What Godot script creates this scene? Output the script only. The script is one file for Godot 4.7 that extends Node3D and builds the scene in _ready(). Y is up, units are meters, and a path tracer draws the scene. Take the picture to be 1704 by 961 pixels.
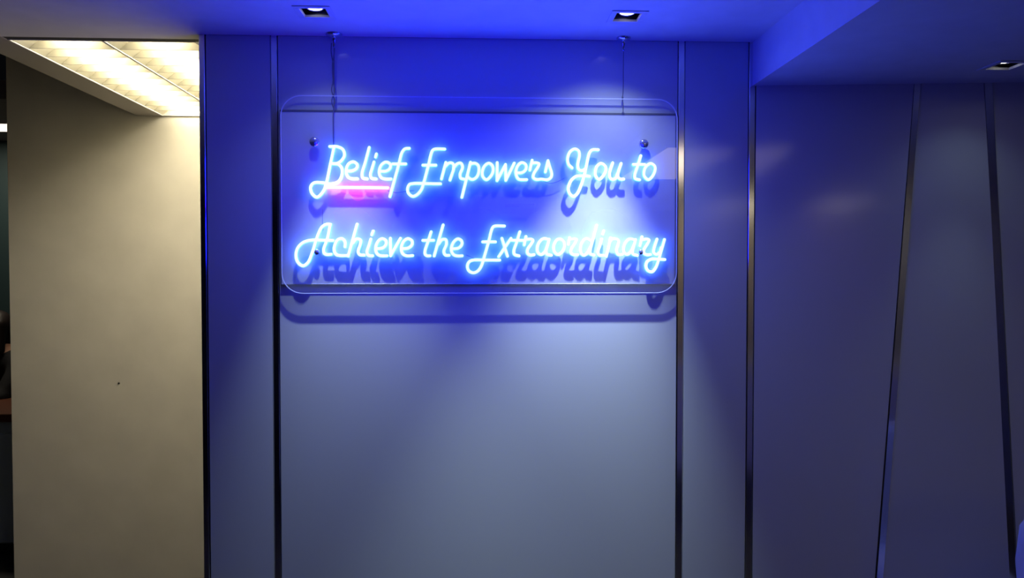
extends Node3D
# A hanging neon-flex sign on a panelled wall, a lit passage on its left and a lower bulkhead on its right.
# The wall panels lie in the plane z = 0, x runs along the wall, the room is on the +z side. Metres.

const CEIL := 2.388      # underside of the main ceiling
const SOFFIT := 2.239    # underside of the bulkhead
const BULK := 0.957      # left face of the bulkhead
const MID := Vector2(0.0165, 1.85)   # centre of the sign
const FLEX_BACK := 0.0262
const FLEX_FRONT := 0.0345
const FLEX_HALF := 0.0051

var M := {}
var used := {}
var sign_root: Node3D


# ---------------------------------------------------------------- helpers
func numbered(n: String) -> String:
	used[n] = used.get(n, 0) + 1
	return n if used[n] == 1 else "%s_%03d" % [n, used[n] - 1]


func begin() -> SurfaceTool:
	var st := SurfaceTool.new()
	st.begin(Mesh.PRIMITIVE_TRIANGLES)
	st.set_smooth_group(-1)
	return st


func tri(st: SurfaceTool, a: Vector3, b: Vector3, c: Vector3, out: Vector3) -> void:
	if (c - a).cross(b - a).dot(out) < 0.0:
		var t := b
		b = c
		c = t
	st.add_vertex(a)
	st.add_vertex(b)
	st.add_vertex(c)


func quad(st: SurfaceTool, a: Vector3, b: Vector3, c: Vector3, d: Vector3, out: Vector3) -> void:
	tri(st, a, b, c, out)
	tri(st, a, c, d, out)


func mesh_of(st: SurfaceTool) -> ArrayMesh:
	st.generate_normals()
	return st.commit()


func obj(called: String, st: SurfaceTool, m: Material, parent: Node3D) -> MeshInstance3D:
	var o := MeshInstance3D.new()
	o.name = called
	o.mesh = mesh_of(st)
	o.material_override = m
	parent.add_child(o, true)
	return o


func top(called: String, st: SurfaceTool, m: Material) -> MeshInstance3D:
	return obj(numbered(called), st, m, self)


func struct(called: String, st: SurfaceTool, m: Material, label := "", category := "") -> MeshInstance3D:
	var o := top(called, st, m)
	tag(o, label, category)
	o.set_meta("kind", "structure")
	return o


func thing(called: String, label: String, category: String, at: Vector3, group := "") -> Node3D:
	var o := Node3D.new()
	o.name = numbered(called)
	add_child(o)
	o.position = at
	tag(o, label, category, group)
	return o


func tag(o: Node3D, label: String, category: String, group := "") -> void:
	if label:
		o.set_meta("label", label)
	if category:
		o.set_meta("category", category)
	if group:
		o.set_meta("group", group)


func box(st: SurfaceTool, lo: Vector3, hi: Vector3, c := 0.0) -> void:
	# a box whose twelve edges are chamfered by c
	var mid := (lo + hi) / 2.0
	for i in 3:
		var j := (i + 1) % 3
		var k := (i + 2) % 3
		for s in [-1, 1]:
			var q := []
			for e in [[-1, -1], [1, -1], [1, 1], [-1, 1]]:
				var p := Vector3.ZERO
				p[i] = hi[i] if s > 0 else lo[i]
				p[j] = hi[j] - c if e[0] > 0 else lo[j] + c
				p[k] = hi[k] - c if e[1] > 0 else lo[k] + c
				q.append(p)
			var n := Vector3.ZERO
			n[i] = s
			quad(st, q[0], q[1], q[2], q[3], n)
			if c > 0.0:
				for r in [-1, 1]:
					var a := Vector3.ZERO
					var b := Vector3.ZERO
					a[i] = hi[i] if s > 0 else lo[i]
					a[j] = hi[j] - c if r > 0 else lo[j] + c
					b[i] = hi[i] - c if s > 0 else lo[i] + c
					b[j] = hi[j] if r > 0 else lo[j]
					var a2 := a
					var b2 := b
					a[k] = lo[k] + c
					b[k] = lo[k] + c
					a2[k] = hi[k] - c
					b2[k] = hi[k] - c
					quad(st, a, b, b2, a2, (a + b2) / 2.0 - mid)
	if c > 0.0:
		for sx in [0, 1]:
			for sy in [0, 1]:
				for sz in [0, 1]:
					var v := Vector3(hi.x if sx else lo.x, hi.y if sy else lo.y, hi.z if sz else lo.z)
					var d := Vector3(-c if sx else c, -c if sy else c, -c if sz else c)
					tri(st, v + Vector3(0, d.y, d.z), v + Vector3(d.x, 0, d.z), v + Vector3(d.x, d.y, 0), v - mid)


func boxed(lo: Vector3, hi: Vector3, c := 0.0) -> SurfaceTool:
	var st := begin()
	box(st, lo, hi, c)
	return st


func slab(st: SurfaceTool, pts: PackedVector2Array, z0: float, z1: float) -> void:
	# a polygon in the xy plane, given depth
	var idx := Geometry2D.triangulate_polygon(pts)
	for i in range(0, idx.size(), 3):
		var a := pts[idx[i]]
		var b := pts[idx[i + 1]]
		var c := pts[idx[i + 2]]
		tri(st, Vector3(a.x, a.y, z1), Vector3(b.x, b.y, z1), Vector3(c.x, c.y, z1), Vector3(0, 0, 1))
		tri(st, Vector3(a.x, a.y, z0), Vector3(b.x, b.y, z0), Vector3(c.x, c.y, z0), Vector3(0, 0, -1))
	rim(st, pts, z0, z1)


func rim(st: SurfaceTool, pts: PackedVector2Array, z0: float, z1: float) -> void:
	var turn := 0.0
	for i in pts.size():
		turn += pts[i].cross(pts[(i + 1) % pts.size()])
	for i in pts.size():
		var a := pts[i]
		var b := pts[(i + 1) % pts.size()]
		var n := Vector3(b.y - a.y, a.x - b.x, 0) * signf(turn)
		quad(st, Vector3(a.x, a.y, z0), Vector3(b.x, b.y, z0), Vector3(b.x, b.y, z1), Vector3(a.x, a.y, z1), n)


func rounded(lo: Vector2, hi: Vector2, r: float, n := 12) -> PackedVector2Array:
	var pts := PackedVector2Array()
	for k in 4:
		var c := Vector2(hi.x - r if k == 0 or k == 3 else lo.x + r, hi.y - r if k < 2 else lo.y + r)
		for i in n + 1:
			var a := PI / 2 * (k + float(i) / n)
			pts.append(c + r * Vector2(cos(a), sin(a)))
	return pts


func lathe(st: SurfaceTool, prof: Array, base: Vector3, axis: Vector3, n := 24, k_all := 1.0) -> void:
	if k_all != 1.0:
		prof = prof.map(func(e): return [e[0] * k_all, e[1] * k_all])
	# prof: [radius, distance along the axis] pairs, from one end to the other
	st.set_smooth_group(1)
	axis = axis.normalized()
	var u := axis.cross(Vector3(0.31, 0.52, 0.79)).normalized()
	var w := axis.cross(u)
	for i in prof.size() - 1:
		for k in n:
			var a0 := TAU * k / n
			var a1 := TAU * (k + 1) / n
			var d0 := u * cos(a0) + w * sin(a0)
			var d1 := u * cos(a1) + w * sin(a1)
			var p: Vector3 = base + axis * prof[i][1]
			var q: Vector3 = base + axis * prof[i + 1][1]
			var dr: float = prof[i + 1][0] - prof[i][0]
			var dh: float = prof[i + 1][1] - prof[i][1]
			var out := (d0 + d1) * dh - axis * dr * 2.0
			if prof[i][0] > 0.0:
				tri(st, p + d0 * prof[i][0], p + d1 * prof[i][0], q + d1 * prof[i + 1][0], out)
			if prof[i + 1][0] > 0.0:
				tri(st, p + d0 * prof[i][0], q + d1 * prof[i + 1][0], q + d0 * prof[i + 1][0], out)
	st.set_smooth_group(-1)


func spline(c: Array, step := 0.0025) -> PackedVector3Array:
	# centripetal Catmull-Rom through the points
	var out := PackedVector3Array()
	var closed: bool = c.size() > 3 and c[0].distance_to(c[-1]) < 0.0005
	for i in c.size() - 1:
		var p1: Vector3 = c[i]
		var p2: Vector3 = c[i + 1]
		var p0: Vector3 = c[i - 1] if i > 0 else (c[-2] if closed else p1 * 2.0 - p2)
		var p3: Vector3 = c[i + 2] if i + 2 < c.size() else (c[1] if closed else p2 * 2.0 - p1)
		var t1 := sqrt(p0.distance_to(p1))
		var t2 := t1 + sqrt(p1.distance_to(p2))
		var t3 := t2 + sqrt(p2.distance_to(p3))
		var n := maxi(1, int(ceil(p1.distance_to(p2) / step)))
		if c.size() == 2:
			n = 1
		for k in n:
			var t := lerpf(t1, t2, float(k) / n)
			var a1 := p0 * ((t1 - t) / t1) + p1 * (t / t1)
			var a2 := p1 * ((t2 - t) / (t2 - t1)) + p2 * ((t - t1) / (t2 - t1))
			var a3 := p2 * ((t3 - t) / (t3 - t2)) + p3 * ((t - t2) / (t3 - t2))
			var b1 := a1 * ((t2 - t) / t2) + a2 * (t / t2)
			var b2 := a2 * ((t3 - t) / (t3 - t1)) + a3 * ((t - t1) / (t3 - t1))
			out.append(b1 * ((t2 - t) / (t2 - t1)) + b2 * ((t - t1) / (t2 - t1)))
	out.append(c[-1])
	return out


func tube(st: SurfaceTool, path: PackedVector3Array, r: float, n := 8) -> void:
	st.set_smooth_group(1)
	var rings := []
	var prev := Vector3(0.3, 0.1, 1.0)
	for i in path.size():
		var t := (path[mini(i + 1, path.size() - 1)] - path[maxi(i - 1, 0)]).normalized()
		var u := (prev - t * prev.dot(t)).normalized()
		prev = u
		var w := t.cross(u)
		var ring := []
		for k in n:
			ring.append(path[i] + (u * cos(TAU * k / n) + w * sin(TAU * k / n)) * r)
		rings.append(ring)
	for i in rings.size() - 1:
		for k in n:
			var a: Vector3 = rings[i][k]
			var b: Vector3 = rings[i][(k + 1) % n]
			var c: Vector3 = rings[i + 1][(k + 1) % n]
			var d: Vector3 = rings[i + 1][k]
			quad(st, a, b, c, d, (a + b) / 2.0 - path[i])
	for e in [0, rings.size() - 1]:
		var away: Vector3 = path[0] - path[1] if e == 0 else path[-1] - path[-2]
		for k in range(1, n - 1):
			tri(st, rings[e][0], rings[e][k], rings[e][k + 1], away)
	st.set_smooth_group(-1)


func flex_stroke(st: SurfaceTool, face: SurfaceTool, pts: Array) -> void:
	# one length of neon flex: flat back on the acrylic, milky sides (st), domed bright face (face), rounded ends
	var c := []
	for i in range(0, pts.size(), 2):
		c.append(Vector3(MID.x + pts[i] * 0.0001, MID.y + pts[i + 1] * 0.0001, 0))
	var path := spline(c, 0.003)
	var prof := [Vector2(1, FLEX_BACK), Vector2(1, FLEX_FRONT - 0.003), Vector2(0.93, FLEX_FRONT - 0.0018), Vector2(0.5, FLEX_FRONT - 0.0003), Vector2(0, FLEX_FRONT)]
	st.set_smooth_group(1)
	face.set_smooth_group(1)
	var closed: bool = c[0].distance_to(c[-1]) < 0.0005
	var dirs := []
	for i in path.size():
		var t := path[mini(i + 1, path.size() - 1)] - path[maxi(i - 1, 0)]
		if closed and (i == 0 or i == path.size() - 1):
			t = path[1] - path[-2]
		t = t.normalized()
		dirs.append(Vector3(-t.y, t.x, 0))
	for i in path.size() - 1:
		for s in [-1, 1]:
			for k in prof.size() - 1:
				var a: Vector3 = path[i] + dirs[i] * s * FLEX_HALF * prof[k].x + Vector3(0, 0, prof[k].y)
				var b: Vector3 = path[i + 1] + dirs[i + 1] * s * FLEX_HALF * prof[k].x + Vector3(0, 0, prof[k].y)
				var d: Vector3 = path[i] + dirs[i] * s * FLEX_HALF * prof[k + 1].x + Vector3(0, 0, prof[k + 1].y)
				var e: Vector3 = path[i + 1] + dirs[i + 1] * s * FLEX_HALF * prof[k + 1].x + Vector3(0, 0, prof[k + 1].y)
				quad(st if k < 2 else face, a, b, e, d, dirs[i] * s + Vector3(0, 0, 0.6))
	if not closed:
		for e in [0, path.size() - 1]:
			var u: Vector3 = dirs[e]
			var away: Vector3 = Vector3(u.y, -u.x, 0) * (1.0 if e else -1.0)
			for j in 6:
				var d0 := u * cos(PI * j / 6) + away * sin(PI * j / 6)
				var d1 := u * cos(PI * (j + 1) / 6) + away * sin(PI * (j + 1) / 6)
				for k in prof.size() - 1:
					var z0 := Vector3(0, 0, prof[k].y)
					var z1 := Vector3(0, 0, prof[k + 1].y)
					quad(st if k < 2 else face, path[e] + d0 * FLEX_HALF * prof[k].x + z0, path[e] + d1 * FLEX_HALF * prof[k].x + z0, path[e] + d1 * FLEX_HALF * prof[k + 1].x + z1, path[e] + d0 * FLEX_HALF * prof[k + 1].x + z1, d0 + d1 + Vector3(0, 0, 0.6))
	st.set_smooth_group(-1)


func flex(_letter: String, strokes: Array) -> void:
	flex_piece("letter", strokes, M.neon, M.neon_side)


func flex_piece(called: String, strokes: Array, face_mat: Material, side_mat: Material) -> MeshInstance3D:
	var st := begin()
	var face := begin()
	for s in strokes:
		flex_stroke(st, face, s)
	face.generate_normals()
	st.generate_normals()
	var o := MeshInstance3D.new()
	o.name = called
	o.mesh = st.commit(face.commit())
	o.mesh.surface_set_material(0, face_mat)
	o.mesh.surface_set_material(1, side_mat)
	sign_root.add_child(o, true)
	return o


func mat(c: Color, rough: float, metal := 0.0) -> StandardMaterial3D:
	var m := StandardMaterial3D.new()
	m.albedo_color = c
	m.roughness = rough
	m.metallic = metal
	return m


func lin(r: float, g: float, b: float) -> Color:
	return Color(r, g, b).linear_to_srgb()


func glow(c: Color, r: float, g: float, b: float) -> StandardMaterial3D:
	# emission given as linear radiance
	var m := mat(c, 0.4)
	var k := maxf(r, maxf(g, b))
	m.emission_enabled = true
	m.emission = lin(r / k, g / k, b / k)
	m.emission_energy_multiplier = k
	return m


func noise(freq: float, seed_: int, lo: float, hi: float, size := 256) -> NoiseTexture2D:
	var n := FastNoiseLite.new()
	n.seed = seed_
	n.frequency = freq
	n.fractal_octaves = 4
	var t := NoiseTexture2D.new()
	t.width = size
	t.height = size
	t.seamless = true
	t.noise = n
	var g := Gradient.new()
	g.set_color(0, Color(lo, lo, lo))
	g.set_color(1, Color(hi, hi, hi))
	t.color_ramp = g
	return t


func materials() -> void:
	M.panel = mat(Color(0.78, 0.79, 0.82), 0.13)
	M.panel.roughness_texture = noise(0.01, 3, 0.85, 1.0)
	M.panel.uv1_triplanar = true
	M.panel.uv1_scale = Vector3(0.8, 0.8, 0.8)
	M.side_panel = M.panel
	M.board = mat(Color(0.82, 0.83, 0.85), 0.3)
	M.core = mat(Color(0.08, 0.08, 0.09), 0.7)
	M.steel = mat(Color(0.92, 0.91, 0.90), 0.15, 1.0)
	M.steel.roughness_texture = noise(0.02, 5, 0.8, 1.0)
	M.steel.uv1_triplanar = true
	M.steel.uv1_scale = Vector3(60, 1, 60)
	M.chrome = mat(Color(0.85, 0.85, 0.87), 0.14, 0.85)
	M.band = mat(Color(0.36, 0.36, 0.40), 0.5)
	M.ceiling = mat(Color(0.86, 0.86, 0.86), 0.85)
	M.ceiling.albedo_texture = noise(0.03, 8, 0.96, 1.0)
	M.ceiling.uv1_triplanar = true
	M.beige = mat(Color(0.79, 0.775, 0.735), 0.75)
	M.beige.albedo_texture = noise(0.012, 11, 0.95, 1.0)
	M.beige.uv1_triplanar = true
	M.grey = mat(Color(0.60, 0.58, 0.56), 0.7)
	M.blue_grey = mat(Color(0.34, 0.38, 0.52), 0.7)
	M.dark = mat(Color(0.16, 0.15, 0.17), 0.8)
	M.floor = mat(Color(0.17, 0.17, 0.19), 0.6)
	M.floor.albedo_texture = noise(0.15, 14, 0.8, 1.0)
	M.floor.uv1_triplanar = true
	M.teal = mat(Color(0.14, 0.22, 0.24), 0.6)
	M.warm_wall = mat(Color(0.75, 0.70, 0.62), 0.8)
	M.room_wall = mat(Color(0.20, 0.20, 0.23), 0.8)
	M.acrylic = mat(Color(1, 1, 1, 0.02), 0.0)
	M.acrylic.transparency = BaseMaterial3D.TRANSPARENCY_ALPHA
	M.acrylic_rim = mat(Color(0.95, 0.97, 1.0, 0.85), 0.3)  # glow of light guided to the edge, put in as a whiter colour
	M.acrylic_rim.transparency = BaseMaterial3D.TRANSPARENCY_ALPHA
	M.neon = glow(Color(0.9, 0.92, 0.95), 0.86, 1.3, 9.0)
	M.neon_side = glow(Color(0.7, 0.75, 0.9), 0.02, 1.0, 9.0)
	M.pink = glow(Color(0.95, 0.9, 0.92), 3.5, 1.25, 4.2)
	M.pink_side = glow(Color(0.9, 0.7, 0.85), 4.2, 0.03, 10.0)
	M.wire = mat(Color(0.5, 0.5, 0.53), 0.35, 0.8)
	M.cable = mat(Color(0.45, 0.46, 0.5), 0.35)
	M.clear = mat(Color(0.75, 0.78, 0.85, 0.22), 0.35)
	M.clear.transparency = BaseMaterial3D.TRANSPARENCY_ALPHA
	M.trim_white = mat(Color(0.82, 0.82, 0.82), 0.5)
	M.baffle = mat(Color(0.02, 0.02, 0.025), 0.35)
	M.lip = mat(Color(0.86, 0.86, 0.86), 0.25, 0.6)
	M.lens = glow(Color(0.95, 0.95, 0.95), 6.0, 6.0, 5.6)
	M.louver = mat(Color(0.66, 0.645, 0.58), 0.5)
	M.louver.backlight_enabled = true
	M.louver.backlight = Color(0.12, 0.117, 0.1)
	M.reflector = mat(Color(0.92, 0.90, 0.82), 0.35)
	M.side_reflector = mat(Color(0.84, 0.83, 0.77), 0.45)
	M.side_reflector.backlight_enabled = true
	M.side_reflector.backlight = Color(0.7, 0.69, 0.63)
	M.lamp_tube = glow(Color(1, 1, 1), 12.0, 11.2, 9.0)
	M.diffuser = glow(Color(0.95, 0.93, 0.88), 1.7, 1.45, 1.15)
	M.diffuser_dim = glow(Color(0.95, 0.93, 0.88), 0.25, 0.21, 0.16)  # glow of the added panel, kept far weaker than its lamp
	M.wood = mat(Color(0.36, 0.20, 0.13), 0.4)
	M.cabinet = mat(Color(0.62, 0.68, 0.68), 0.5)
	M.black = mat(Color(0.03, 0.03, 0.035), 0.6)
	M.skin = mat(Color(0.72, 0.52, 0.42), 0.55)
	M.hair = mat(Color(0.10, 0.05, 0.045), 0.5)
	M.suit = mat(Color(0.06, 0.06, 0.09), 0.8)
	M.shirt = mat(Color(0.75, 0.76, 0.80), 0.8)
	M.cloth = mat(Color(0.75, 0.76, 0.82), 0.8)
	M.cloth.rim_enabled = true
	M.cloth.rim = 0.3


func area_down(called: String, at: Vector3, size: Vector2, c: Color, radiance: float) -> void:
	var l := AreaLight3D.new()
	l.name = called
	l.area_normalize_energy = false
	l.area_size = size
	l.light_color = c
	l.light_energy = radiance / PI
	l.area_range = 12.0
	l.area_attenuation = 2.0
	l.shadow_enabled = true
	add_child(l)
	l.position = at
	l.rotation_degrees.x = -90


# ---------------------------------------------------------------- scene
func _ready() -> void:
	# camera, sky, exposure
	var cam := Camera3D.new()
	cam.name = "camera"
	cam.position = Vector3(0, 1.6, 2.6)
	cam.rotation_degrees = Vector3(-1.42, -2.68, 0)
	cam.fov = rad_to_deg(2.0 * atan(480.5 / 1260.0))
	cam.near = 0.02
	cam.current = true
	add_child(cam)
	var we := WorldEnvironment.new()
	we.name = "surroundings"
	var env := Environment.new()
	env.background_mode = Environment.BG_COLOR
	env.background_color = Color(0.02, 0.02, 0.025)
	env.tonemap_mode = Environment.TONE_MAPPER_LINEAR
	env.tonemap_exposure = 1.0
	env.sdfgi_enabled = true
	env.ssao_enabled = true
	env.ssil_enabled = true
	we.environment = env
	add_child(we)
	# large area lights: louvre lights over the passage, panels behind the camera (the second one added), the back room
	var warm := Color(1.0, 0.95, 0.83)
	area_down("passage_lamp", Vector3(-1.4425, CEIL + 0.067, -0.73), Vector2(0.13, 1.2), warm, PASSAGE)
	area_down("passage_lamp_2", Vector3(-1.1275, CEIL + 0.067, -0.73), Vector2(0.13, 1.2), warm, PASSAGE)
	area_down("room_lamp", Vector3(1.17, SOFFIT - 0.02, 1.95), Vector2(0.38, 1.3), warm, 0.1)
	area_down("room_lamp_2", Vector3(2.5, SOFFIT - 0.02, 4.85), Vector2(0.4, 1.2), warm, 3.0)  # added lamp, never in view: warms the wall behind the viewer
	area_down("back_room_lamp", Vector3(-3.0, 2.5 - 0.012, -2.32), Vector2(1.0, 0.24), warm, 12.0)
	materials()

	shell()
	wall_panels()
	passage()
	room_behind()
	build_sign()
	suspension()
	downlight(Vector3(-0.493, CEIL, 0.24), "recessed square downlight in the blue ceiling above the left end of the sign", LAMP_LEFT, 0.055, Vector3(0.08, -1, -0.06))
	downlight(Vector3(0.469, CEIL, 0.243), "recessed square downlight in the blue ceiling above the right end of the sign", LAMP_RIGHT, 0.2, Vector3(-0.1, -1, -0.08))
	downlight(Vector3(1.652, SOFFIT, 0.292), "recessed square downlight in the underside of the bulkhead at the right edge", LAMP_SOFFIT, 0.02, Vector3(-0.06, -1, -0.06))
	back_room()
	covered_chair()


const PASSAGE := 31.0
const LAMP_LEFT := 1.7
const LAMP_RIGHT := 3.7
const LAMP_SOFFIT := 0.08
const BEAM := 25.0
const HOLE := 0.04


func plate_with_hole(st: SurfaceTool, lo: Vector3, hi: Vector3, holes: Array) -> void:
	# a ceiling slab with square openings, all of them in one row along x
	var z0: float = holes[0].z - HOLE
	var z1: float = holes[0].z + HOLE
	box(st, lo, Vector3(hi.x, hi.y, z0))
	box(st, Vector3(lo.x, lo.y, z1), hi)
	var x := lo.x
	for h in holes:
		box(st, Vector3(x, lo.y, z0), Vector3(h.x - HOLE, hi.y, z1))
		x = h.x + HOLE
	box(st, Vector3(x, lo.y, z0), Vector3(hi.x, hi.y, z1))


func shell() -> void:
	struct("floor", boxed(Vector3(-4.2, -0.1, -3.1), Vector3(3.3, 0, 5.8)), M.floor, "dark grey floor of the room")
	var st := begin()
	plate_with_hole(st, Vector3(-4.2, CEIL, 0.0), Vector3(BULK + 0.01, CEIL + 0.12, 5.8), [Vector3(-0.493, 0, 0.24), Vector3(0.469, 0, 0.24)])
	box(st, Vector3(-4.0, CEIL, -0.055), Vector3(-0.9285, CEIL + 0.12, 0.0))
	struct("ceiling", st, M.ceiling, "smooth white ceiling lit deep blue by the neon sign")
	st = begin()
	plate_with_hole(st, Vector3(BULK, SOFFIT, -0.1), Vector3(3.3, SOFFIT + 0.3, 5.8), [Vector3(1.652, 0, 0.292)])
	struct("ceiling_bulkhead", st, M.ceiling, "lowered ceiling bulkhead over the right part of the wall")
	struct("wall_right", boxed(Vector3(3.1, 0, 0.0), Vector3(3.3, 2.5, 5.8)), M.blue_grey, "wall of the room beyond the right edge of the picture")
	struct("wall_front_right", boxed(Vector3(1.75, 0.75, 5.5), Vector3(3.1, SOFFIT, 5.6)), M.warm_wall, "pale wall of the room behind the viewer, to the right")
	struct("wall_front", boxed(Vector3(-4.2, 0, 5.6), Vector3(3.3, 2.5, 5.8)), M.room_wall, "wall of the room behind the viewer")
	struct("wall_left", boxed(Vector3(-4.2, 0, -3.1), Vector3(-4.0, 3.2, 5.8)), M.dark, "dark wall at the far left")


func panel_shape(x0: float, x1: float, y1: float) -> SurfaceTool:
	return boxed(Vector3(x0 + 0.0015, 0.1, -0.03), Vector3(x1 - 0.0015, y1, 0.0), 0.0015)


func wall_panels() -> void:
	var w := struct("wall_back", boxed(Vector3(-0.905, 0, -0.16), Vector3(0.972, 2.6, -0.03)), M.core, "wall of glossy pale laminate panels behind the neon sign")
	for e in [[-0.907, -0.691], [-0.669, 0.696], [0.719, 0.944]]:
		obj("wall_panel", panel_shape(e[0], e[1], CEIL), M.panel, w)
	obj("plinth", boxed(Vector3(-0.905, 0, -0.03), Vector3(0.972, 0.1, -0.012)), M.steel, w)
	# steel strips between the panels, a little proud of them
	struct("trim_1", boxed(Vector3(-0.9275, 0, -0.06), Vector3(-0.9085, CEIL, 0.003), 0.002), M.steel, "metal corner strip at the left end of the panelled wall")
	for e in [[2, -0.690, -0.670, "metal strip in the panelled wall left of the neon sign"], [3, 0.697, 0.718, "metal strip in the panelled wall just right of the neon sign"], [4, 0.945, 0.966, "metal strip where the bulkhead begins, second right of the neon sign"]]:
		struct("trim_%d" % e[0], boxed(Vector3(e[1], 0, -0.03), Vector3(e[2], CEIL if e[0] < 4 else SOFFIT + 0.149, 0.0015), 0.0012), M.steel, e[3])
	# the right wall swings a few degrees toward the room; its two steel strips lean
	var side := Node3D.new()
	side.name = "wall_side"
	side.position = Vector3(0.968, 0, 0)
	side.rotation.y = -atan(0.1)
	side.set_meta("kind", "structure")
	side.set_meta("label", "wall of dark glossy panels divided by two leaning metal strips")
	add_child(side)
	obj("core", boxed(Vector3(0.0, 0, -0.14), Vector3(2.3, 2.3, -0.03)), M.core, side)
	var lean := [[0.0, 0.0, 0.0, 0.0], [0.536, 0.556, 0.397, 0.419], [0.768, 0.794, 0.913, 0.935], [2.2, 2.2, 2.2, 2.2]]
	# each strip's left and right edge at the soffit, then the same at the floor
	for i in 3:
		var st := begin()
		slab(st, PackedVector2Array([Vector2(lean[i][3] + 0.0015, 0.1), Vector2(lean[i + 1][2] - 0.0015, 0.1), Vector2(lean[i + 1][0] - 0.0015, SOFFIT), Vector2(lean[i][1] + 0.0015, SOFFIT)]), -0.03, 0.0)
		obj("wall_panel", st, M.side_panel, side)
	for i in [1, 2]:
		var st := begin()
		slab(st, PackedVector2Array([Vector2(lean[i][2], 0.0), Vector2(lean[i][3], 0.0), Vector2(lean[i][1], SOFFIT), Vector2(lean[i][0], SOFFIT)]), -0.03, 0.0015)
		obj("metal_strip", st, M.steel, side)


func passage() -> void:
	var st := boxed(Vector3(-2.378, 0, -1.525), Vector3(-0.85, 3.2, -1.375))
	var w := struct("wall_passage", st, M.beige, "plain beige wall at the back of the lit passage")
	st = begin()
	lathe(st, [[0.0, 0.004], [0.004, 0.003], [0.005, 0.0]], Vector3(-1.84, 1.019, -1.375), Vector3(0, 0, 1), 12)
	obj("dark_dot", st, M.black, w)  # small dark dot on the wall, modelled as a low disc
	struct("wall_inner", boxed(Vector3(-0.925, 0, -1.375), Vector3(-0.85, 3.2, -0.06)), M.beige, "side wall of the passage behind the corner strip")
	# the frame and the dark strip at the louvre lights, and the dark ceiling that starts higher beside it
	struct("trim_5", boxed(Vector3(-1.735, CEIL, -1.375), Vector3(-1.603, CEIL + 0.35, -0.056), 0.003), M.grey, "grey frame along the left edge of the louvre lights")
	struct("trim_6", boxed(Vector3(-1.603, CEIL + 0.001, -0.086), Vector3(-0.925, CEIL + 0.35, -0.0555), 0.002), M.dark, "dark strip between the ceiling and the louvre lights")
	struct("ceiling_passage", boxed(Vector3(-4.0, 3.1, -1.525), Vector3(-0.9, 3.2, 0.1)), M.dark, "dark higher ceiling beside the louvre lights")
	struct("wall_above", boxed(Vector3(-4.0, CEIL + 0.12, 0.0), Vector3(-0.9, 3.2, 0.1)), M.dark, "wall above the ceiling edge of the passage")
	louver_light(-1.6025, -1.288, "louvre ceiling light over the passage, the one along the grey frame")
	louver_light(-1.285, -0.9705, "louvre ceiling light over the passage, the one beside the panelled wall corner")
	struct("trim_7", boxed(Vector3(-0.9705, CEIL, -1.375), Vector3(-0.925, CEIL + 0.05, -0.086)), M.trim_white, "narrow closing strip beside the louvre lights")


func louver_light(x0: float, x1: float, label: String) -> void:
	var t := thing("louver_light", label, "ceiling light", Vector3((x0 + x1) / 2, CEIL, -0.73), "louvre lights over the passage")
	var h := (x1 - x0) / 2
	var l := 0.642
	var d := 0.062
	var st := begin()
	for s in [-1, 1]:
		box(st, Vector3(s * h - 0.0015 * (1 + s), 0, -l), Vector3(s * h + 0.0015 * (1 - s), 0.012, l))
		box(st, Vector3(-h, 0, s * l - 0.003 * (1 + s)), Vector3(h, 0.012, s * l + 0.003 * (1 - s)))
	obj("frame", st, M.trim_white, t)
	for s in [-1, 1]:
		st = begin()
		slab(st, PackedVector2Array([Vector2(s * (h - 0.004), 0.004), Vector2(s * (h - 0.075), d), Vector2(s * (h - 0.001), d), Vector2(s * (h - 0.001), 0.004)]), -l, l)
		obj("reflector", st, M.side_reflector, t)
	obj("housing", boxed(Vector3(-h, 0.12, -l), Vector3(h, 0.13, l)), M.reflector, t)
	for s in [-1, 1]:
		obj("end_plate", boxed(Vector3(-h, 0.012, s * l - 0.002 * (1 + s)), Vector3(h, 0.12, s * l + 0.002 * (1 - s))), M.reflector, t)
		obj("side_plate", boxed(Vector3(s * h - 0.002 * (1 + s), d, -l), Vector3(s * h + 0.002 * (1 - s), 0.12, l)), M.reflector, t)
	st = begin()
	tube(st, PackedVector3Array([Vector3(0, 0.088, -l + 0.02), Vector3(0, 0.088, l - 0.02)]), 0.013, 12)
	obj("lamp_tube", st, M.lamp_tube, t)
	var slat: ArrayMesh
	for k in 12:
		var z := l - 0.012 - 0.105 * k
		if slat == null:
			st = begin()
			slab(st, PackedVector2Array([Vector2(-h + 0.005, 0.004), Vector2(h - 0.005, 0.004), Vector2(h - 0.072, d - 0.002), Vector2(-h + 0.072, d - 0.002)]), -0.002, 0.002)
			slat = mesh_of(st)
		var o := MeshInstance3D.new()
		o.name = "slat"
		o.mesh = slat
		o.material_override = M.louver
		t.add_child(o, true)
		o.position = Vector3(0, 0, z)


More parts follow.
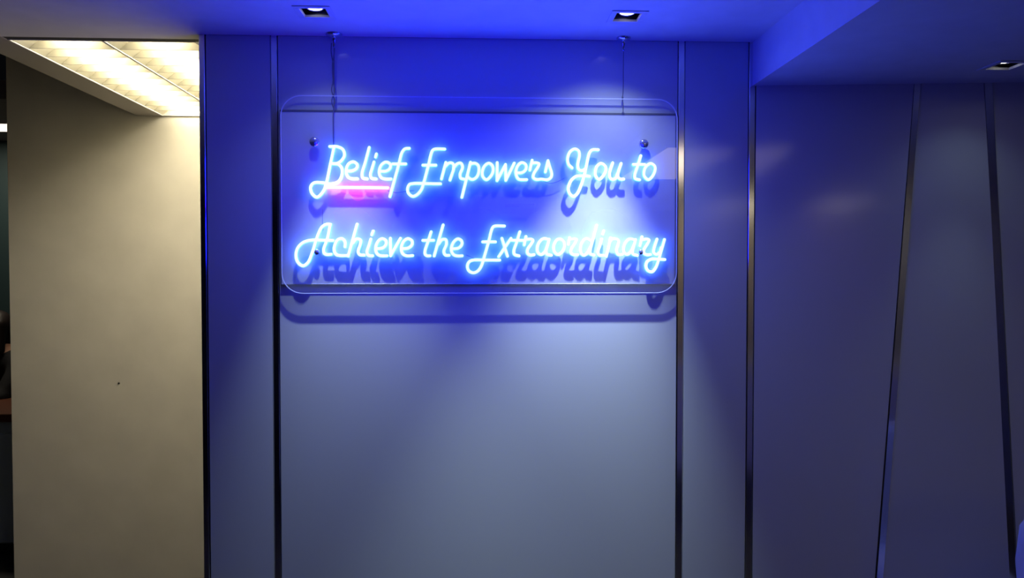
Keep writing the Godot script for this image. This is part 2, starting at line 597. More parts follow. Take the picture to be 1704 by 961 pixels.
func room_behind() -> void:
	for e in [[1.17, 1.95, "warm light panel set in the soffit, mirrored in the sign and the metal strips", 0.19], [2.5, 4.85, "added unseen light panel that warms the wall behind the viewer", 0.21]]:
		var t := thing("light_panel", e[2], "ceiling light", Vector3(e[0], SOFFIT, e[1]))
		obj("frame", boxed(Vector3(-e[3] - 0.03, -0.012, -0.68), Vector3(e[3] + 0.03, 0, 0.68), 0.003), M.trim_white, t)
		obj("diffuser", boxed(Vector3(-e[3], -0.016, -0.65), Vector3(e[3], -0.012, 0.65)), M.diffuser if e[3] < 0.2 else M.diffuser_dim, t)


	var c := thing("counter", "pale service counter in the room behind the viewer, mirrored low in the metal strips", "counter", Vector3(2.0, 0, 3.3))
	obj("worktop", boxed(Vector3(-0.72, 0.86, -0.27), Vector3(0.72, 0.9, 0.27), 0.003), M.trim_white, c)
	obj("front_panel", boxed(Vector3(-0.7, 0.08, -0.25), Vector3(0.7, 0.86, -0.23)), M.trim_white, c)
	obj("body", boxed(Vector3(-0.7, 0.08, -0.23), Vector3(0.7, 0.86, 0.24)), M.cabinet, c)
	obj("plinth", boxed(Vector3(-0.66, 0.0, -0.2), Vector3(0.66, 0.08, 0.2)), M.black, c)


func build_sign() -> void:
	sign_root = thing("neon_sign", "blue neon flex sign on clear acrylic reading Belief Empowers You to Achieve the Extraordinary", "neon sign", Vector3.ZERO)
	obj("backing_board", boxed(Vector3(-0.659, 1.551, 0.0), Vector3(0.686, 2.137, 0.009), 0.0015), M.board, sign_root)
	obj("edge_line", boxed(Vector3(-0.659, 2.1315, 0.0085), Vector3(0.686, 2.1385, 0.0105), 0.0005), M.band, sign_root)  # darker line along the top edge of the board
	obj("edge_line", boxed(Vector3(-0.659, 1.5505, 0.0085), Vector3(0.686, 1.5545, 0.0105), 0.0007), M.lip, sign_root)  # lighter line along the bottom edge of the board
	var pts := rounded(Vector2(-0.654, 1.5215), Vector2(0.688, 2.184), 0.07)
	var inner := rounded(Vector2(-0.6518, 1.5237), Vector2(0.6858, 2.1818), 0.0678)
	var st := begin()
	slab(st, inner, 0.020, 0.026)
	var sheet := obj("acrylic_sheet", st, M.acrylic, sign_root)
	st = begin()
	rim(st, pts, 0.020, 0.026)
	for i in pts.size():
		var j := (i + 1) % pts.size()
		for z in [0.020, 0.026]:
			quad(st, Vector3(pts[i].x, pts[i].y, z), Vector3(pts[j].x, pts[j].y, z), Vector3(inner[j].x, inner[j].y, z), Vector3(inner[i].x, inner[i].y, z), Vector3(0, 0, z - 0.023))
	obj("polished_edge", st, M.acrylic_rim, sheet)
	for c in [Vector2(-0.541, 2.028), Vector2(0.570, 2.030), Vector2(-0.536, 1.661), Vector2(0.563, 1.662)]:
		st = begin()
		lathe(st, [[0.0065, 0.0], [0.0065, 0.0115]], Vector3(c.x, c.y, 0.0088), Vector3(0, 0, 1))
		var cap := 1.0 if c.y > 1.9 else 0.62
		lathe(st, [[0.0135, 0.0], [0.016, 0.0015], [0.0163, 0.006], [0.0148, 0.0098], [0.0105, 0.0128], [0.0055, 0.0142], [0.0, 0.0146]], Vector3(c.x, c.y, 0.026), Vector3(0, 0, 1), 24, cap)
		obj("standoff", st, M.chrome, sign_root)
	lettering()
	tag(flex_piece("underline", [[-5131, 266, -3144, 264]], M.pink, M.pink_side), "pink underline tube", "")
	for w in [
		[[-0.515, 1.805], [-0.5165, 1.775], [-0.515, 1.733]],
		[[-0.300, 1.868], [-0.270, 1.861], [-0.235, 1.866], [-0.21, 1.868]],
		[[0.222, 1.905], [0.245, 1.896], [0.268, 1.898], [0.30, 1.913]],
		[[-0.455, 1.654], [-0.437, 1.655], [-0.420, 1.653]],
		[[-0.240, 1.656], [-0.222, 1.655], [-0.205, 1.657]],
		[[-0.035, 1.651], [-0.022, 1.646], [-0.008, 1.640]]]:
		st = begin()
		var c := []
		for p in w:
			c.append(Vector3(p[0], p[1], 0.0275))
		tube(st, spline(c, 0.006), 0.0009, 6)
		obj("jumper_wire", st, M.wire, sign_root)
	st = begin()
	slab(st, rounded(Vector2(0.097, 1.814), Vector2(0.196, 1.826), 0.002, 3), 0.0262, 0.0272)
	obj("clear_tag", st, M.clear, sign_root)
	# the blue light the flex throws into the room: one long lamp per line of lettering, just in front of its glowing faces
	for e in [[0.095, 1.967, 1.12], [-0.005, 1.735, 1.16]]:
		var l := AreaLight3D.new()
		l.name = "neon_lamp"
		l.area_normalize_energy = false
		l.area_size = Vector2(e[2], 0.10)
		l.light_color = Color(0.05, 0.10, 1.0)
		l.light_energy = NEON / PI
		l.area_range = 12.0
		l.area_attenuation = 2.0
		l.shadow_enabled = true
		add_child(l, true)
		l.position = Vector3(e[0], e[1], 0.045)
		l.rotation_degrees.y = 180
	for y in [1.965, 1.735]:
		for x in [-0.45, -0.22, 0.02, 0.26, 0.48]:
			var l := OmniLight3D.new()
			l.name = "neon_glow_lamp"
			l.light_color = Color(0.05, 0.08, 1.0)
			l.light_energy = NEON_ROUND
			l.light_size = 0.1
			l.omni_range = 12.0
			l.omni_attenuation = 2.0
			l.shadow_enabled = true
			add_child(l, true)
			l.position = Vector3(x, y, 0.22)
	var p := OmniLight3D.new()
	p.name = "underline_lamp"
	p.light_color = Color(0.80, 0.06, 1.0)
	p.light_energy = 0.0045
	p.light_size = 0.03
	p.omni_range = 6.0
	p.omni_attenuation = 2.0
	p.shadow_enabled = true
	add_child(p)
	p.position = Vector3(-0.41, 1.868, 0.095)


const NEON := 8.0
const NEON_ROUND := 0.033


func suspension() -> void:
	# left: a steel wire with the twisted supply cable round it; right: a plain steel wire
	var t := thing("suspension_wire", "left hanging wire of the sign, with a twisted supply cable wound round it", "hanging wire", Vector3(-0.474, CEIL, 0.028), "wires that hang the sign from the ceiling")
	ceiling_cup(t, 0.0275)
	var st := begin()
	tube(st, spline([Vector3(0, -0.04, 0), Vector3(-0.002, -0.15, -0.006), Vector3(-0.004, -0.25, -0.0135)], 0.02), 0.0014, 8)
	obj("wire", st, M.wire, t)
	for s in [-1, 1]:
		st = begin()
		var c := []
		for i in 41:
			var y := -0.03 - 0.2 * i / 40.0
			var a: float = PI * 3.1 * pow(i / 40.0, 1.6) + (PI if s > 0 else 0.0)
			var r := 0.0035 + 0.0025 * sin(i / 40.0 * 9.0)
			c.append(Vector3(-0.005 + cos(a) * r, y, -0.0065 * i / 40.0 - 0.001 + sin(a) * 0.0025))
		for p in ([[-0.006, -0.26, -0.011], [-0.0065, -0.32, -0.0115], [-0.006, -0.372, -0.0115]] if s > 0 else [[-0.005, -0.245, -0.011]]):
			c.append(Vector3(p[0], p[1], p[2]))
		tube(st, spline(c, 0.01), 0.0019, 8)
		obj("supply_cable", st, M.cable, t)
	t = thing("suspension_wire", "right hanging wire of the sign, a thin plain steel wire", "hanging wire", Vector3(0.499, CEIL, 0.033), "wires that hang the sign from the ceiling")
	ceiling_cup(t, 0.024)
	st = begin()
	tube(st, spline([Vector3(0, -0.02, 0), Vector3(0.001, -0.1, -0.008), Vector3(0.001, -0.19, -0.0145), Vector3(-0.0015, -0.199, -0.0155), Vector3(0.003, -0.22, -0.018), Vector3(0.003, -0.25, -0.0195)], 0.01), 0.0013, 8)
	obj("wire", st, M.wire, t)
	st = begin()
	lathe(st, [[0.0, 0.0], [0.0028, 0.001], [0.0028, 0.009], [0.0, 0.01]], Vector3(0.0002, -0.204, -0.0158), Vector3(0, 1, 0), 12)
	obj("crimp", st, M.wire, t)
	st = begin()
	lathe(st, [[0.0, 0.0], [0.004, 0.001], [0.004, 0.004], [0.0, 0.005]], Vector3(0.003, -0.2515, -0.0195), Vector3(0, 1, 0), 12)
	obj("crimp", st, M.wire, t)


func ceiling_cup(t: Node3D, r: float) -> void:
	var st := begin()
	lathe(st, [[r, 0.0], [r, -0.003], [r * 0.78, -0.009], [r * 0.35, -0.0125], [0.0, -0.013]], Vector3.ZERO, Vector3(0, 1, 0))
	obj("ceiling_cup", st, M.chrome, t)
	st = begin()
	lathe(st, [[0.0058, -0.012], [0.0058, -0.023], [0.0040, -0.024], [0.0040, -0.040], [0.0022, -0.045], [0.0, -0.0455]], Vector3.ZERO, Vector3(0, 1, 0), 16)
	obj("wire_gripper", st, M.chrome, t)


func downlight(at: Vector3, label: String, power: float, spill: float, aim: Vector3) -> void:
	var t := thing("downlight", label, "downlight", at, "recessed square downlights")
	var o := 0.0565
	var i := 0.0385
	var st := begin()
	for s in [-1, 1]:
		box(st, Vector3(-o, -0.003, i if s > 0 else -o), Vector3(o, 0.0, o if s > 0 else -i), 0.001)
		box(st, Vector3(i if s > 0 else -o, -0.003, -i), Vector3(o if s > 0 else -i, 0.0, i), 0.001)
	obj("trim_frame", st, M.trim_white, t)
	st = begin()
	for s in [-1, 1]:
		box(st, Vector3(-i, 0.003, s * (i + 0.0005) - 0.0005), Vector3(i, 0.06, s * (i + 0.0005) + 0.0005))
		box(st, Vector3(s * (i + 0.0005) - 0.0005, 0.003, -i), Vector3(s * (i + 0.0005) + 0.0005, 0.06, i))
	box(st, Vector3(-i, 0.06, -i), Vector3(i, 0.062, i))
	obj("baffle", st, M.baffle, t)
	st = begin()
	for s in [-1, 1]:
		quad(st, Vector3(-i, -0.002, s * i), Vector3(i, -0.002, s * i), Vector3(i - 0.002, 0.0035, s * (i - 0.002)), Vector3(-i + 0.002, 0.0035, s * (i - 0.002)), Vector3(0, -1, -s))
		quad(st, Vector3(s * i, -0.002, -i), Vector3(s * i, -0.002, i), Vector3(s * (i - 0.002), 0.0035, i - 0.002), Vector3(s * (i - 0.002), 0.0035, -i + 0.002), Vector3(-s, -1, 0))
	obj("inner_lip", st, M.lip, t)
	st = begin()
	lathe(st, [[0.0225, 0.013], [0.024, 0.010], [0.030, 0.016], [0.034, 0.03], [0.0, 0.056]], Vector3.ZERO, Vector3(0, 1, 0), 32)
	obj("lamp_ring", st, M.lip, t)
	st = begin()
	lathe(st, [[0.0, 0.0105], [0.012, 0.0112], [0.0225, 0.0125], [0.0, 0.0145]], Vector3.ZERO, Vector3(0, 1, 0), 32)
	obj("lens", st, M.lens, t)
	# the beam, and the wide weak spill round it
	for e in [[BEAM, power], [58.0, spill]]:
		var l := SpotLight3D.new()
		l.name = "downlight_lamp"
		l.light_color = lin(0.70, 0.90, 1.0)
		l.light_energy = e[1]
		l.light_size = 0.012
		l.spot_range = 10.0
		l.spot_attenuation = 2.0
		l.spot_angle = e[0]
		l.spot_angle_attenuation = 1.0
		l.shadow_enabled = true
		add_child(l, true)
		l.look_at_from_position(at + Vector3(0, -0.006, 0), at + Vector3(0, -0.006, 0) + aim, Vector3(0, 0, 1))


func back_room() -> void:
	struct("wall_far", boxed(Vector3(-4.0, 0, -3.0), Vector3(-0.85, 2.6, -2.85)), M.teal, "dark teal wall of the room seen past the passage wall")
	struct("ceiling_back", boxed(Vector3(-4.0, 2.5, -3.0), Vector3(-0.85, 2.6, -1.53)), M.grey, "ceiling of the room seen past the passage wall")
	struct("wall_closing", boxed(Vector3(-1.0, 0, -2.85), Vector3(-0.85, 2.5, -1.525)), M.dark, "end wall of the room behind the passage")
	var t := thing("light_panel", "small lit ceiling panel seen at the left edge past the beige wall", "ceiling light", Vector3(-3.0, 2.5, -2.32))
	obj("frame", boxed(Vector3(-0.52, -0.006, -0.14), Vector3(0.52, 0, 0.14), 0.002), M.trim_white, t)
	obj("diffuser", boxed(Vector3(-0.5, -0.010, -0.12), Vector3(0.5, -0.006, 0.12)), M.diffuser, t)
	t = thing("reception_desk", "white desk with a brown wooden top and black plinth at the left edge", "desk", Vector3(-3.0, 0, -1.9))
	obj("desktop", boxed(Vector3(-0.85, 0.752, -0.45), Vector3(0.6, 0.80, 0.17), 0.004), M.wood, t)
	obj("body", boxed(Vector3(-0.8, 0.06, 0.02), Vector3(0.56, 0.752, 0.14), 0.003), M.cabinet, t)
	obj("front_panel", boxed(Vector3(-0.8, 0.07, 0.14), Vector3(0.56, 0.685, 0.158), 0.003), M.cabinet, t)
	for s in [-0.8, 0.53]:
		obj("side_panel", boxed(Vector3(s, 0.0, -0.4), Vector3(s + 0.03, 0.752, 0.02), 0.002), M.cabinet, t)
	obj("plinth", boxed(Vector3(-0.78, 0.0, 0.03), Vector3(0.53, 0.06, 0.13)), M.black, t)
	t = thing("office_chair", "dark swivel chair behind the reception desk, with the seated person on it", "chair", Vector3(-3.06, 0, -2.52))
	obj("seat", boxed(Vector3(-0.23, 0.42, -0.2), Vector3(0.23, 0.475, 0.22), 0.02), M.black, t)
	obj("backrest", boxed(Vector3(-0.21, 0.56, -0.25), Vector3(0.21, 0.98, -0.2), 0.015), M.black, t)
	obj("back_bar", boxed(Vector3(-0.03, 0.40, -0.27), Vector3(0.03, 0.62, -0.25)), M.black, t)
	var st := begin()
	lathe(st, [[0.03, 0.05], [0.03, 0.42]], Vector3.ZERO, Vector3(0, 1, 0), 16)
	for k in 5:
		var a := TAU * k / 5
		tube(st, PackedVector3Array([Vector3(0, 0.07, 0), Vector3(cos(a) * 0.24, 0.025, sin(a) * 0.24)]), 0.022, 8)
	obj("base", st, M.black, t)
	obj("under_bar", boxed(Vector3(-0.03, 0.395, -0.27), Vector3(0.03, 0.42, 0.05)), M.black, t)
	seated_person(Vector3(-3.06, 0, -2.52))


# ---------------------------------------------------------------- the person: capsules joined by a smooth minimum, meshed as surface nets
func field(p: Vector3, bones: Array) -> float:
	var d := 1.0
	for b in bones:
		var a: Vector3 = b[0]
		var ab: Vector3 = b[1] - a
		var t := clampf((p - a).dot(ab) / maxf(ab.length_squared(), 1e-8), 0.0, 1.0)
		var e := (p - a - ab * t).length() - lerpf(b[2], b[3], t)
		var k: float = b[4] if b.size() > 4 else 0.03
		if b[2] < 0.0:
			continue
		var h := maxf(k - absf(d - e), 0.0) / k
		d = minf(d, e) - h * h * k * 0.25
	return d


func nets(st: SurfaceTool, bones: Array, cell: float) -> void:
	var lo := Vector3(9, 9, 9)
	var hi := -lo
	for b in bones:
		for e in [[b[0], b[2]], [b[1], b[3]]]:
			var r: Vector3 = Vector3.ONE * (e[1] + 0.02)
			lo = lo.min(e[0] - r)
			hi = hi.max(e[0] + r)
	var n := Vector3i(((hi - lo) / cell).ceil()) + Vector3i(2, 2, 2)
	var v := PackedFloat32Array()
	v.resize(n.x * n.y * n.z)
	for z in n.z:
		for y in n.y:
			for x in n.x:
				v[x + n.x * (y + n.y * z)] = field(lo + Vector3(x, y, z) * cell, bones)
	var spot := {}
	for z in n.z - 1:
		for y in n.y - 1:
			for x in n.x - 1:
				var i := x + n.x * (y + n.y * z)
				var sum := Vector3.ZERO
				var hits := 0
				for c in [[0, 1, 0], [0, 2, 1], [0, 4, 2], [1, 2, 1], [1, 4, 2], [2, 1, 0], [2, 4, 2], [3, 4, 2], [4, 1, 0], [4, 2, 1], [5, 2, 1], [6, 1, 0]]:
					var p := Vector3(c[0] & 1, (c[0] >> 1) & 1, c[0] >> 2)
					var o: int = i + int(p.x) + n.x * (int(p.y) + n.y * int(p.z))
					var step: int = [1, n.x, n.x * n.y][c[2]]
					if (v[o] < 0.0) != (v[o + step] < 0.0):
						p[c[2]] += v[o] / (v[o] - v[o + step])
						sum += p
						hits += 1
				if hits:
					spot[i] = lo + (Vector3(x, y, z) + sum / hits) * cell
	st.set_smooth_group(1)
	for i in spot:
		var x: int = i % n.x
		var y: int = (i / n.x) % n.y
		var z: int = i / (n.x * n.y)
		for ax in 3:
			var step: int = [1, n.x, n.x * n.y][ax]
			if (v[i] < 0.0) == (v[i + step] < 0.0):
				continue
			var s1: int = [1, n.x, n.x * n.y][(ax + 1) % 3]
			var s2: int = [1, n.x, n.x * n.y][(ax + 2) % 3]
			if [x, y, z][(ax + 1) % 3] == 0 or [x, y, z][(ax + 2) % 3] == 0:
				continue
			var out := Vector3.ZERO
			out[ax] = 1.0 if v[i] < 0.0 else -1.0
			if spot.has(i - s1) and spot.has(i - s2) and spot.has(i - s1 - s2):
				quad(st, spot[i], spot[i - s1], spot[i - s1 - s2], spot[i - s2], out)
	st.set_smooth_group(-1)


func seated_person(at: Vector3) -> void:
	var t := thing("person", "person with dark hair in dark clothes sitting behind the desk at the left edge", "person", at)
	t.rotation.y = -0.7
	var head := Vector3(0.0, 1.22, 0.10)
	# one body: head, neck, trunk, arms with hands laid on the desk, legs under it
	var st := begin()
	var skin := [[head + Vector3(0, 0.015, -0.015), head + Vector3(0, 0.0, 0.02), 0.078, 0.07], [head + Vector3(0, -0.05, 0.045), head + Vector3(0, -0.075, 0.05), 0.045, 0.032],
		[head + Vector3(0, -0.01, 0.092), head + Vector3(0, -0.035, 0.102), 0.008, 0.012, 0.012], [head + Vector3(-0.02, -0.058, 0.082), head + Vector3(0.02, -0.058, 0.082), 0.008, 0.008, 0.01],
		[head + Vector3(-0.075, -0.005, -0.005), head + Vector3(-0.078, -0.035, 0.0), 0.012, 0.008, 0.01], [head + Vector3(0.075, -0.005, -0.005), head + Vector3(0.078, -0.035, 0.0), 0.012, 0.008, 0.01],
		[head + Vector3(0, -0.07, -0.01), Vector3(0, 1.02, 0.03), 0.052, 0.058], [Vector3(0, 1.0, 0.02), Vector3(0, 0.62, -0.03), 0.10, 0.115, 0.08], [Vector3(-0.13, 0.99, 0.02), Vector3(0.13, 0.99, 0.02), 0.05, 0.05, 0.06]]
	nets(st, skin, 0.009)
	for s in [-1, 1]:
		var wrist := Vector3(s * 0.13, 0.835, 0.40)
		var hand := [[wrist, wrist + Vector3(-s * 0.01, -0.005, 0.06), 0.024, 0.026, 0.02]]
		for f in 4:
			var k := wrist + Vector3((f - 1.5) * 0.02 - s * 0.01, -0.006, 0.085)
			var l: float = [0.032, 0.042, 0.045, 0.034][f if s > 0 else 3 - f]
			hand.append([k - Vector3(0, 0, 0.03), k + Vector3(0, 0.004, l * 0.5), 0.010, 0.0095, 0.006])
			hand.append([k + Vector3(0, 0.004, l * 0.5), k + Vector3(0, -0.014, l), 0.0092, 0.008, 0.006])
		hand.append([wrist + Vector3(-s * 0.025, -0.004, 0.025), wrist + Vector3(-s * 0.052, -0.008, 0.055), 0.012, 0.010, 0.012])
		hand.append([wrist + Vector3(-s * 0.052, -0.008, 0.055), wrist + Vector3(-s * 0.056, -0.012, 0.085), 0.010, 0.008, 0.006])
		nets(st, hand, 0.005)
	obj("body", st, M.skin, t)
	st = begin()
	var coat := [[Vector3(0, 0.96, 0.02), Vector3(0, 0.60, -0.02), 0.125, 0.145, 0.1], [Vector3(-0.15, 1.0, 0.01), Vector3(0.15, 1.0, 0.01), 0.062, 0.062, 0.09], [Vector3(0, 0.58, -0.02), Vector3(0, 0.53, -0.02), 0.15, 0.13, 0.05]]
	for s in [-1, 1]:
		coat.append([Vector3(s * 0.19, 1.0, 0.01), Vector3(s * 0.23, 0.80, 0.14), 0.06, 0.047, 0.04])
		coat.append([Vector3(s * 0.23, 0.80, 0.14), Vector3(s * 0.135, 0.845, 0.39), 0.047, 0.034, 0.03])
	nets(st, coat, 0.014)
	obj("jacket", st, M.suit, t)
	st = begin()
	var legs := [[Vector3(0, 0.56, -0.03), Vector3(0, 0.55, 0.0), 0.14, 0.13, 0.08]]
	for s in [-1, 1]:
		legs.append([Vector3(s * 0.09, 0.545, 0.0), Vector3(s * 0.11, 0.53, 0.38), 0.078, 0.056, 0.05])
		legs.append([Vector3(s * 0.11, 0.53, 0.38), Vector3(s * 0.11, 0.09, 0.36), 0.054, 0.036, 0.03])
		legs.append([Vector3(s * 0.11, 0.05, 0.35), Vector3(s * 0.12, 0.04, 0.5), 0.042, 0.036, 0.03])
	nets(st, legs, 0.016)
	obj("trousers", st, M.suit, t)
	st = begin()
	nets(st, [[head + Vector3(0, 0.04, -0.025), head + Vector3(0, 0.035, 0.01), 0.082, 0.068], [head + Vector3(0, 0.0, -0.05), head + Vector3(0, -0.08, -0.055), 0.075, 0.055],
		[head + Vector3(-0.075, 0.03, 0.0), head + Vector3(-0.085, -0.13, 0.0), 0.045, 0.035, 0.04], [head + Vector3(0.075, 0.03, 0.0), head + Vector3(0.085, -0.13, 0.0), 0.045, 0.035, 0.04]], 0.009)
	obj("hair", st, M.hair, t)
	st = begin()
	for s in [-1, 1]:
		quad(st, Vector3(s * 0.055, 1.075, 0.04), Vector3(s * 0.015, 1.035, 0.115), Vector3(s * 0.03, 1.0, 0.135), Vector3(s * 0.075, 1.045, 0.075), Vector3(s, 0.5, 1))
		quad(st, Vector3(s * 0.053, 1.075, 0.036), Vector3(s * 0.013, 1.035, 0.111), Vector3(s * 0.028, 1.0, 0.131), Vector3(s * 0.073, 1.045, 0.071), Vector3(-s, -0.5, -1))
	obj("shirt_collar", st, M.shirt, t)


func covered_chair() -> void:
	# the cloth-covered chair whose edge shows in the lower right corner
	var t := thing("covered_chair", "chair under a pale wrinkled cloth, its edge in the lower right corner", "chair", Vector3(1.739, 0, 0.44))
	var n := FastNoiseLite.new()
	n.seed = 21
	n.frequency = 9.0
	for part in [["backrest", Vector3(0, 0.62, 0.16), Vector3(0.235, 0.345, 0.055)], ["seat", Vector3(0, 0.36, -0.02), Vector3(0.24, 0.12, 0.24)]]:
		var st := begin()
		st.set_smooth_group(1)
		var c: Vector3 = part[1]
		var h: Vector3 = part[2]
		var at := func(u: float, v: float) -> Vector3:
			var d := Vector3(cos(v) * cos(u), sin(v), cos(v) * sin(u))
			var q := pow(pow(absf(d.x), 5.0) + pow(absf(d.y), 5.0) + pow(absf(d.z), 5.0), -0.2)
			var p := d * q * h
			return c + p + d * 0.014 * n.get_noise_3d(p.x * 1.6 + c.y, p.y * 0.8, p.z * 1.6)
		for i in 48:
			for j in 32:
				var u0 := TAU * i / 48
				var u1 := TAU * (i + 1) / 48
				var v0 := -PI / 2 + PI * j / 32
				var v1 := -PI / 2 + PI * (j + 1) / 32
				var a: Vector3 = at.call(u0, v0)
				quad(st, a, at.call(u1, v0), at.call(u1, v1), at.call(u0, v1), a - c)
		obj(part[0], st, M.cloth, t)
	for x in [-0.2, 0.2]:
		for z in [-0.2, 0.16]:
			obj("leg", boxed(Vector3(x - 0.016, 0, z - 0.016), Vector3(x + 0.016, 0.3, z + 0.016), 0.003), M.black, t)


func lettering() -> void:
	flex("B", [[-4922, 1600, -5051, 1019, -5179, 418, -5291, 123, -5504, -64, -5665, 71, -5699, 295, -5587, 416, -5338, 423, -5140, 394, -4941, 395, -4767, 476, -4666, 677, -4665, 902, -4790, 1041, -4997, 1060], [-5063, 1629, -4834, 1631, -4636, 1542, -4577, 1353, -4668, 1172, -4818, 1071, -4997, 1060]])
	flex("e", [[-4492, 817, -4317, 830, -4181, 905, -4154, 1031, -4279, 1125, -4429, 1067, -4512, 903, -4517, 728, -4442, 602, -4318, 563, -4157, 564]])
	flex("l", [[-3754, 1609, -3880, 1133, -3998, 695, -3963, 585, -3827, 562]])
	flex("i", [[-3515, 1394, -3544, 1290], [-3597, 1125, -3656, 918, -3719, 687, -3675, 583, -3531, 563]])
	flex("e", [[-3382, 815, -3194, 825, -3067, 912, -3045, 1038, -3181, 1126, -3329, 1051, -3414, 885, -3414, 709, -3343, 599, -3195, 561, -3031, 562]])
	flex("f", [[-2417, 1589, -2564, 1568, -2664, 1443, -2766, 1064, -2918, 517, -3071, -29], [-2966, 1065, -2539, 1068]])
	flex("E", [[-1231, 1574, -1553, 1571, -1638, 1524, -1790, 980, -1938, 441, -2016, 213, -2167, 39, -2304, -18, -2442, 74, -2480, 237, -2417, 376, -2266, 413, -1838, 412, -1374, 408], [-1963, 1029, -1530, 1032]])
	flex("m", [[-1195, 1125, -1344, 572], [-1232, 974, -1082, 1108, -969, 1096, -923, 996, -1057, 535], [-939, 945, -806, 1087, -691, 1104, -630, 979, -718, 725, -692, 600, -591, 570]])
	flex("p", [[-365, 1136, -658, -43], [-365, 1080, -218, 1107, -102, 1023, -88, 813, -165, 635, -303, 559, -415, 605, -481, 696]])
	flex("o", [[256, 1110, 372, 1024, 398, 859, 329, 690, 171, 556, 55, 648, 31, 814, 108, 1014, 256, 1110]])
	flex("w", [[536, 1132, 530, 526], [530, 526, 817, 1071], [817, 1071, 827, 535], [827, 535, 1111, 1116]])
	flex("e", [[1238, 791, 1384, 802, 1502, 908, 1508, 1056, 1374, 1138, 1248, 1054, 1172, 873, 1185, 695, 1258, 582, 1384, 559, 1533, 564]])
	flex("r", [[1718, 1215, 1639, 886], [1718, 1120, 1851, 1131, 1951, 1099, 1916, 994, 1773, 762, 1755, 634, 1851, 571, 2022, 582]])
	flex("s", [[2055, 581, 2235, 563, 2362, 651, 2382, 785, 2316, 996, 2257, 1207], [2257, 1207, 2169, 827]])
	flex("Y", [[3077, 966, 2960, 1081, 2925, 1272, 3002, 1504, 3162, 1606, 3291, 1549, 3328, 1401, 3270, 1083, 3303, 915, 3420, 873, 3537, 937], [3974, 1586, 3763, 1578, 3675, 1488, 3569, 1065, 3463, 619, 3357, 301, 3251, 89, 3122, -7, 2985, 108, 2951, 299, 3058, 554, 3227, 681, 3441, 696, 3667, 683]])
	flex("o", [[4070, 1121, 4210, 1026, 4231, 898, 4147, 708, 3998, 579, 3890, 685, 3869, 855, 3943, 1045, 4070, 1121]])
	flex("u", [[4469, 1144, 4363, 816, 4374, 645, 4461, 576, 4578, 629, 4635, 774], [4758, 1126, 4652, 795, 4652, 669, 4729, 594, 4846, 594]])
	flex("t", [[5433, 1395, 5327, 1056, 5221, 715, 5242, 617, 5393, 577], [5176, 1096, 5563, 1098]])
	flex("o", [[5778, 1132, 5908, 1047, 5925, 931, 5846, 718, 5695, 585, 5564, 684, 5539, 843, 5617, 1035, 5778, 1132]])
	flex("A", [[-5058, -970, -5165, -1468, -5285, -1810, -5267, -1931, -5198, -1977, -5042, -1971], [-5058, -970, -5182, -966, -5328, -1051, -5432, -1228, -5538, -1521, -5665, -1919, -5813, -2253, -5979, -2358, -6133, -2253, -6203, -2044, -6160, -1793, -6003, -1604, -5808, -1518, -5537, -1493, -5227, -1505, -4978, -1508]])
	flex("c", [[-4574, -1719, -4573, -1562, -4666, -1451, -4802, -1478, -4897, -1625, -4938, -1812, -4877, -1971, -4753, -2011, -4523, -2011]])
	flex("h", [[-4168, -963, -4468, -2031], [-4313, -1598, -4175, -1454, -4059, -1496, -4066, -1644, -4139, -1875, -4093, -1980, -3937, -2000]])
	flex("i", [[-3631, -1189, -3680, -1316], [-3714, -1462, -3773, -1667, -3843, -1895, -3801, -2000, -3657, -2022]])
	flex("e", [[-3487, -1780, -3321, -1757, -3206, -1642, -3207, -1517, -3329, -1443, -3456, -1517, -3539, -1685, -3546, -1853, -3484, -1974, -3364, -2018, -3175, -2016]])
	flex("v", [[-3059, -1432, -3053, -2014], [-3053, -2014, -2723, -1431]])
	flex("e", [[-2632, -1779, -2463, -1756, -2337, -1641, -2339, -1515, -2474, -1441, -2599, -1516, -2684, -1684, -2690, -1851, -2628, -1969, -2506, -2017, -2318, -2009]])
	flex("t", [[-1695, -1209, -1799, -1533, -1901, -1851, -1897, -1968, -1833, -2016, -1734, -2014], [-1974, -1497, -1613, -1492]])
	flex("h", [[-1291, -975, -1596, -2020], [-1450, -1623, -1322, -1469, -1201, -1469, -1181, -1619, -1271, -1872, -1218, -1988, -1093, -1998]])
	flex("e", [[-945, -1776, -777, -1754, -665, -1638, -665, -1521, -786, -1442, -914, -1521, -1007, -1704, -1006, -1872, -923, -1987, -797, -2018, -651, -2013]])
	flex("E", [[780, -1006, 466, -1007, 389, -1046, 232, -1580, 79, -2102, 6, -2336, -120, -2525, -279, -2588, -429, -2515, -475, -2356, -416, -2218, -278, -2159, 99, -2157, 620, -2159], [43, -1542, 476, -1541]])
	flex("x", [[694, -1425, 885, -2026], [1001, -1424, 588, -2039]])
	flex("t", [[1301, -1202, 1199, -1538, 1095, -1869, 1126, -1973, 1275, -2018], [1020, -1487, 1413, -1496]])
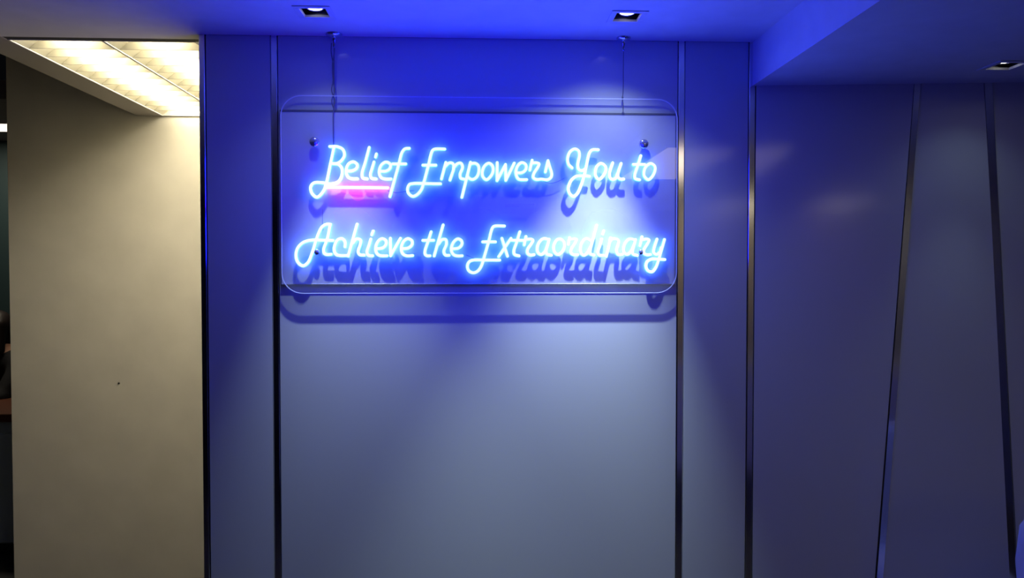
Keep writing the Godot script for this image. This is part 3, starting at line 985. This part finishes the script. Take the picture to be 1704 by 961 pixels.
	flex("r", [[1509, -1360, 1450, -1645], [1509, -1466, 1658, -1449, 1746, -1486, 1699, -1594, 1563, -1804, 1563, -1932, 1659, -1991, 1786, -1979]])
	flex("a", [[2286, -1464, 2104, -1436, 1965, -1550, 1892, -1740, 1912, -1899, 2021, -1974, 2148, -1889, 2233, -1676, 2297, -1454], [2297, -1454, 2242, -1668, 2191, -1868, 2221, -1960, 2371, -1998]])
	flex("o", [[2637, -1443, 2766, -1506, 2820, -1655, 2767, -1845, 2617, -1974, 2488, -1898, 2447, -1719, 2520, -1527, 2637, -1443]])
	flex("r", [[2994, -1400, 2947, -1632], [2994, -1459, 3121, -1442, 3228, -1458, 3185, -1575, 3048, -1802, 3038, -1910, 3122, -1977, 3272, -1977]])
	flex("d", [[3924, -973, 3812, -1400, 3700, -1823, 3700, -1942, 3830, -1993], [3730, -1513, 3571, -1429, 3432, -1548, 3368, -1738, 3389, -1922, 3486, -1997, 3616, -1909, 3699, -1738]])
	flex("i", [[4165, -1170, 4129, -1283], [4098, -1443, 4039, -1655, 3968, -1887, 4005, -1989, 4172, -2003]])
	flex("n", [[4407, -1407, 4257, -2036], [4375, -1552, 4441, -1460, 4550, -1436, 4668, -1489, 4662, -1626, 4605, -1839, 4659, -1968, 4810, -1968]])
	flex("a", [[5238, -1475, 5067, -1439, 4937, -1541, 4853, -1732, 4864, -1902, 4982, -1967, 5112, -1859, 5206, -1647, 5261, -1465], [5261, -1465, 5206, -1674, 5155, -1859, 5176, -1955, 5328, -1998]])
	flex("r", [[5486, -1368, 5413, -1668], [5491, -1469, 5648, -1444, 5727, -1474, 5682, -1587, 5549, -1817, 5553, -1924, 5651, -1977, 5779, -1967]])
	flex("y", [[6005, -1443, 5899, -1774, 5887, -1901, 5985, -1966, 6103, -1878, 6150, -1734], [6263, -1453, 6171, -1775, 6083, -2073, 5976, -2392, 5848, -2554, 5697, -2521, 5626, -2371, 5673, -2207, 5824, -2125, 6017, -2125, 6279, -2137]])
	# underline: [-5131, 266, -3144, 264]
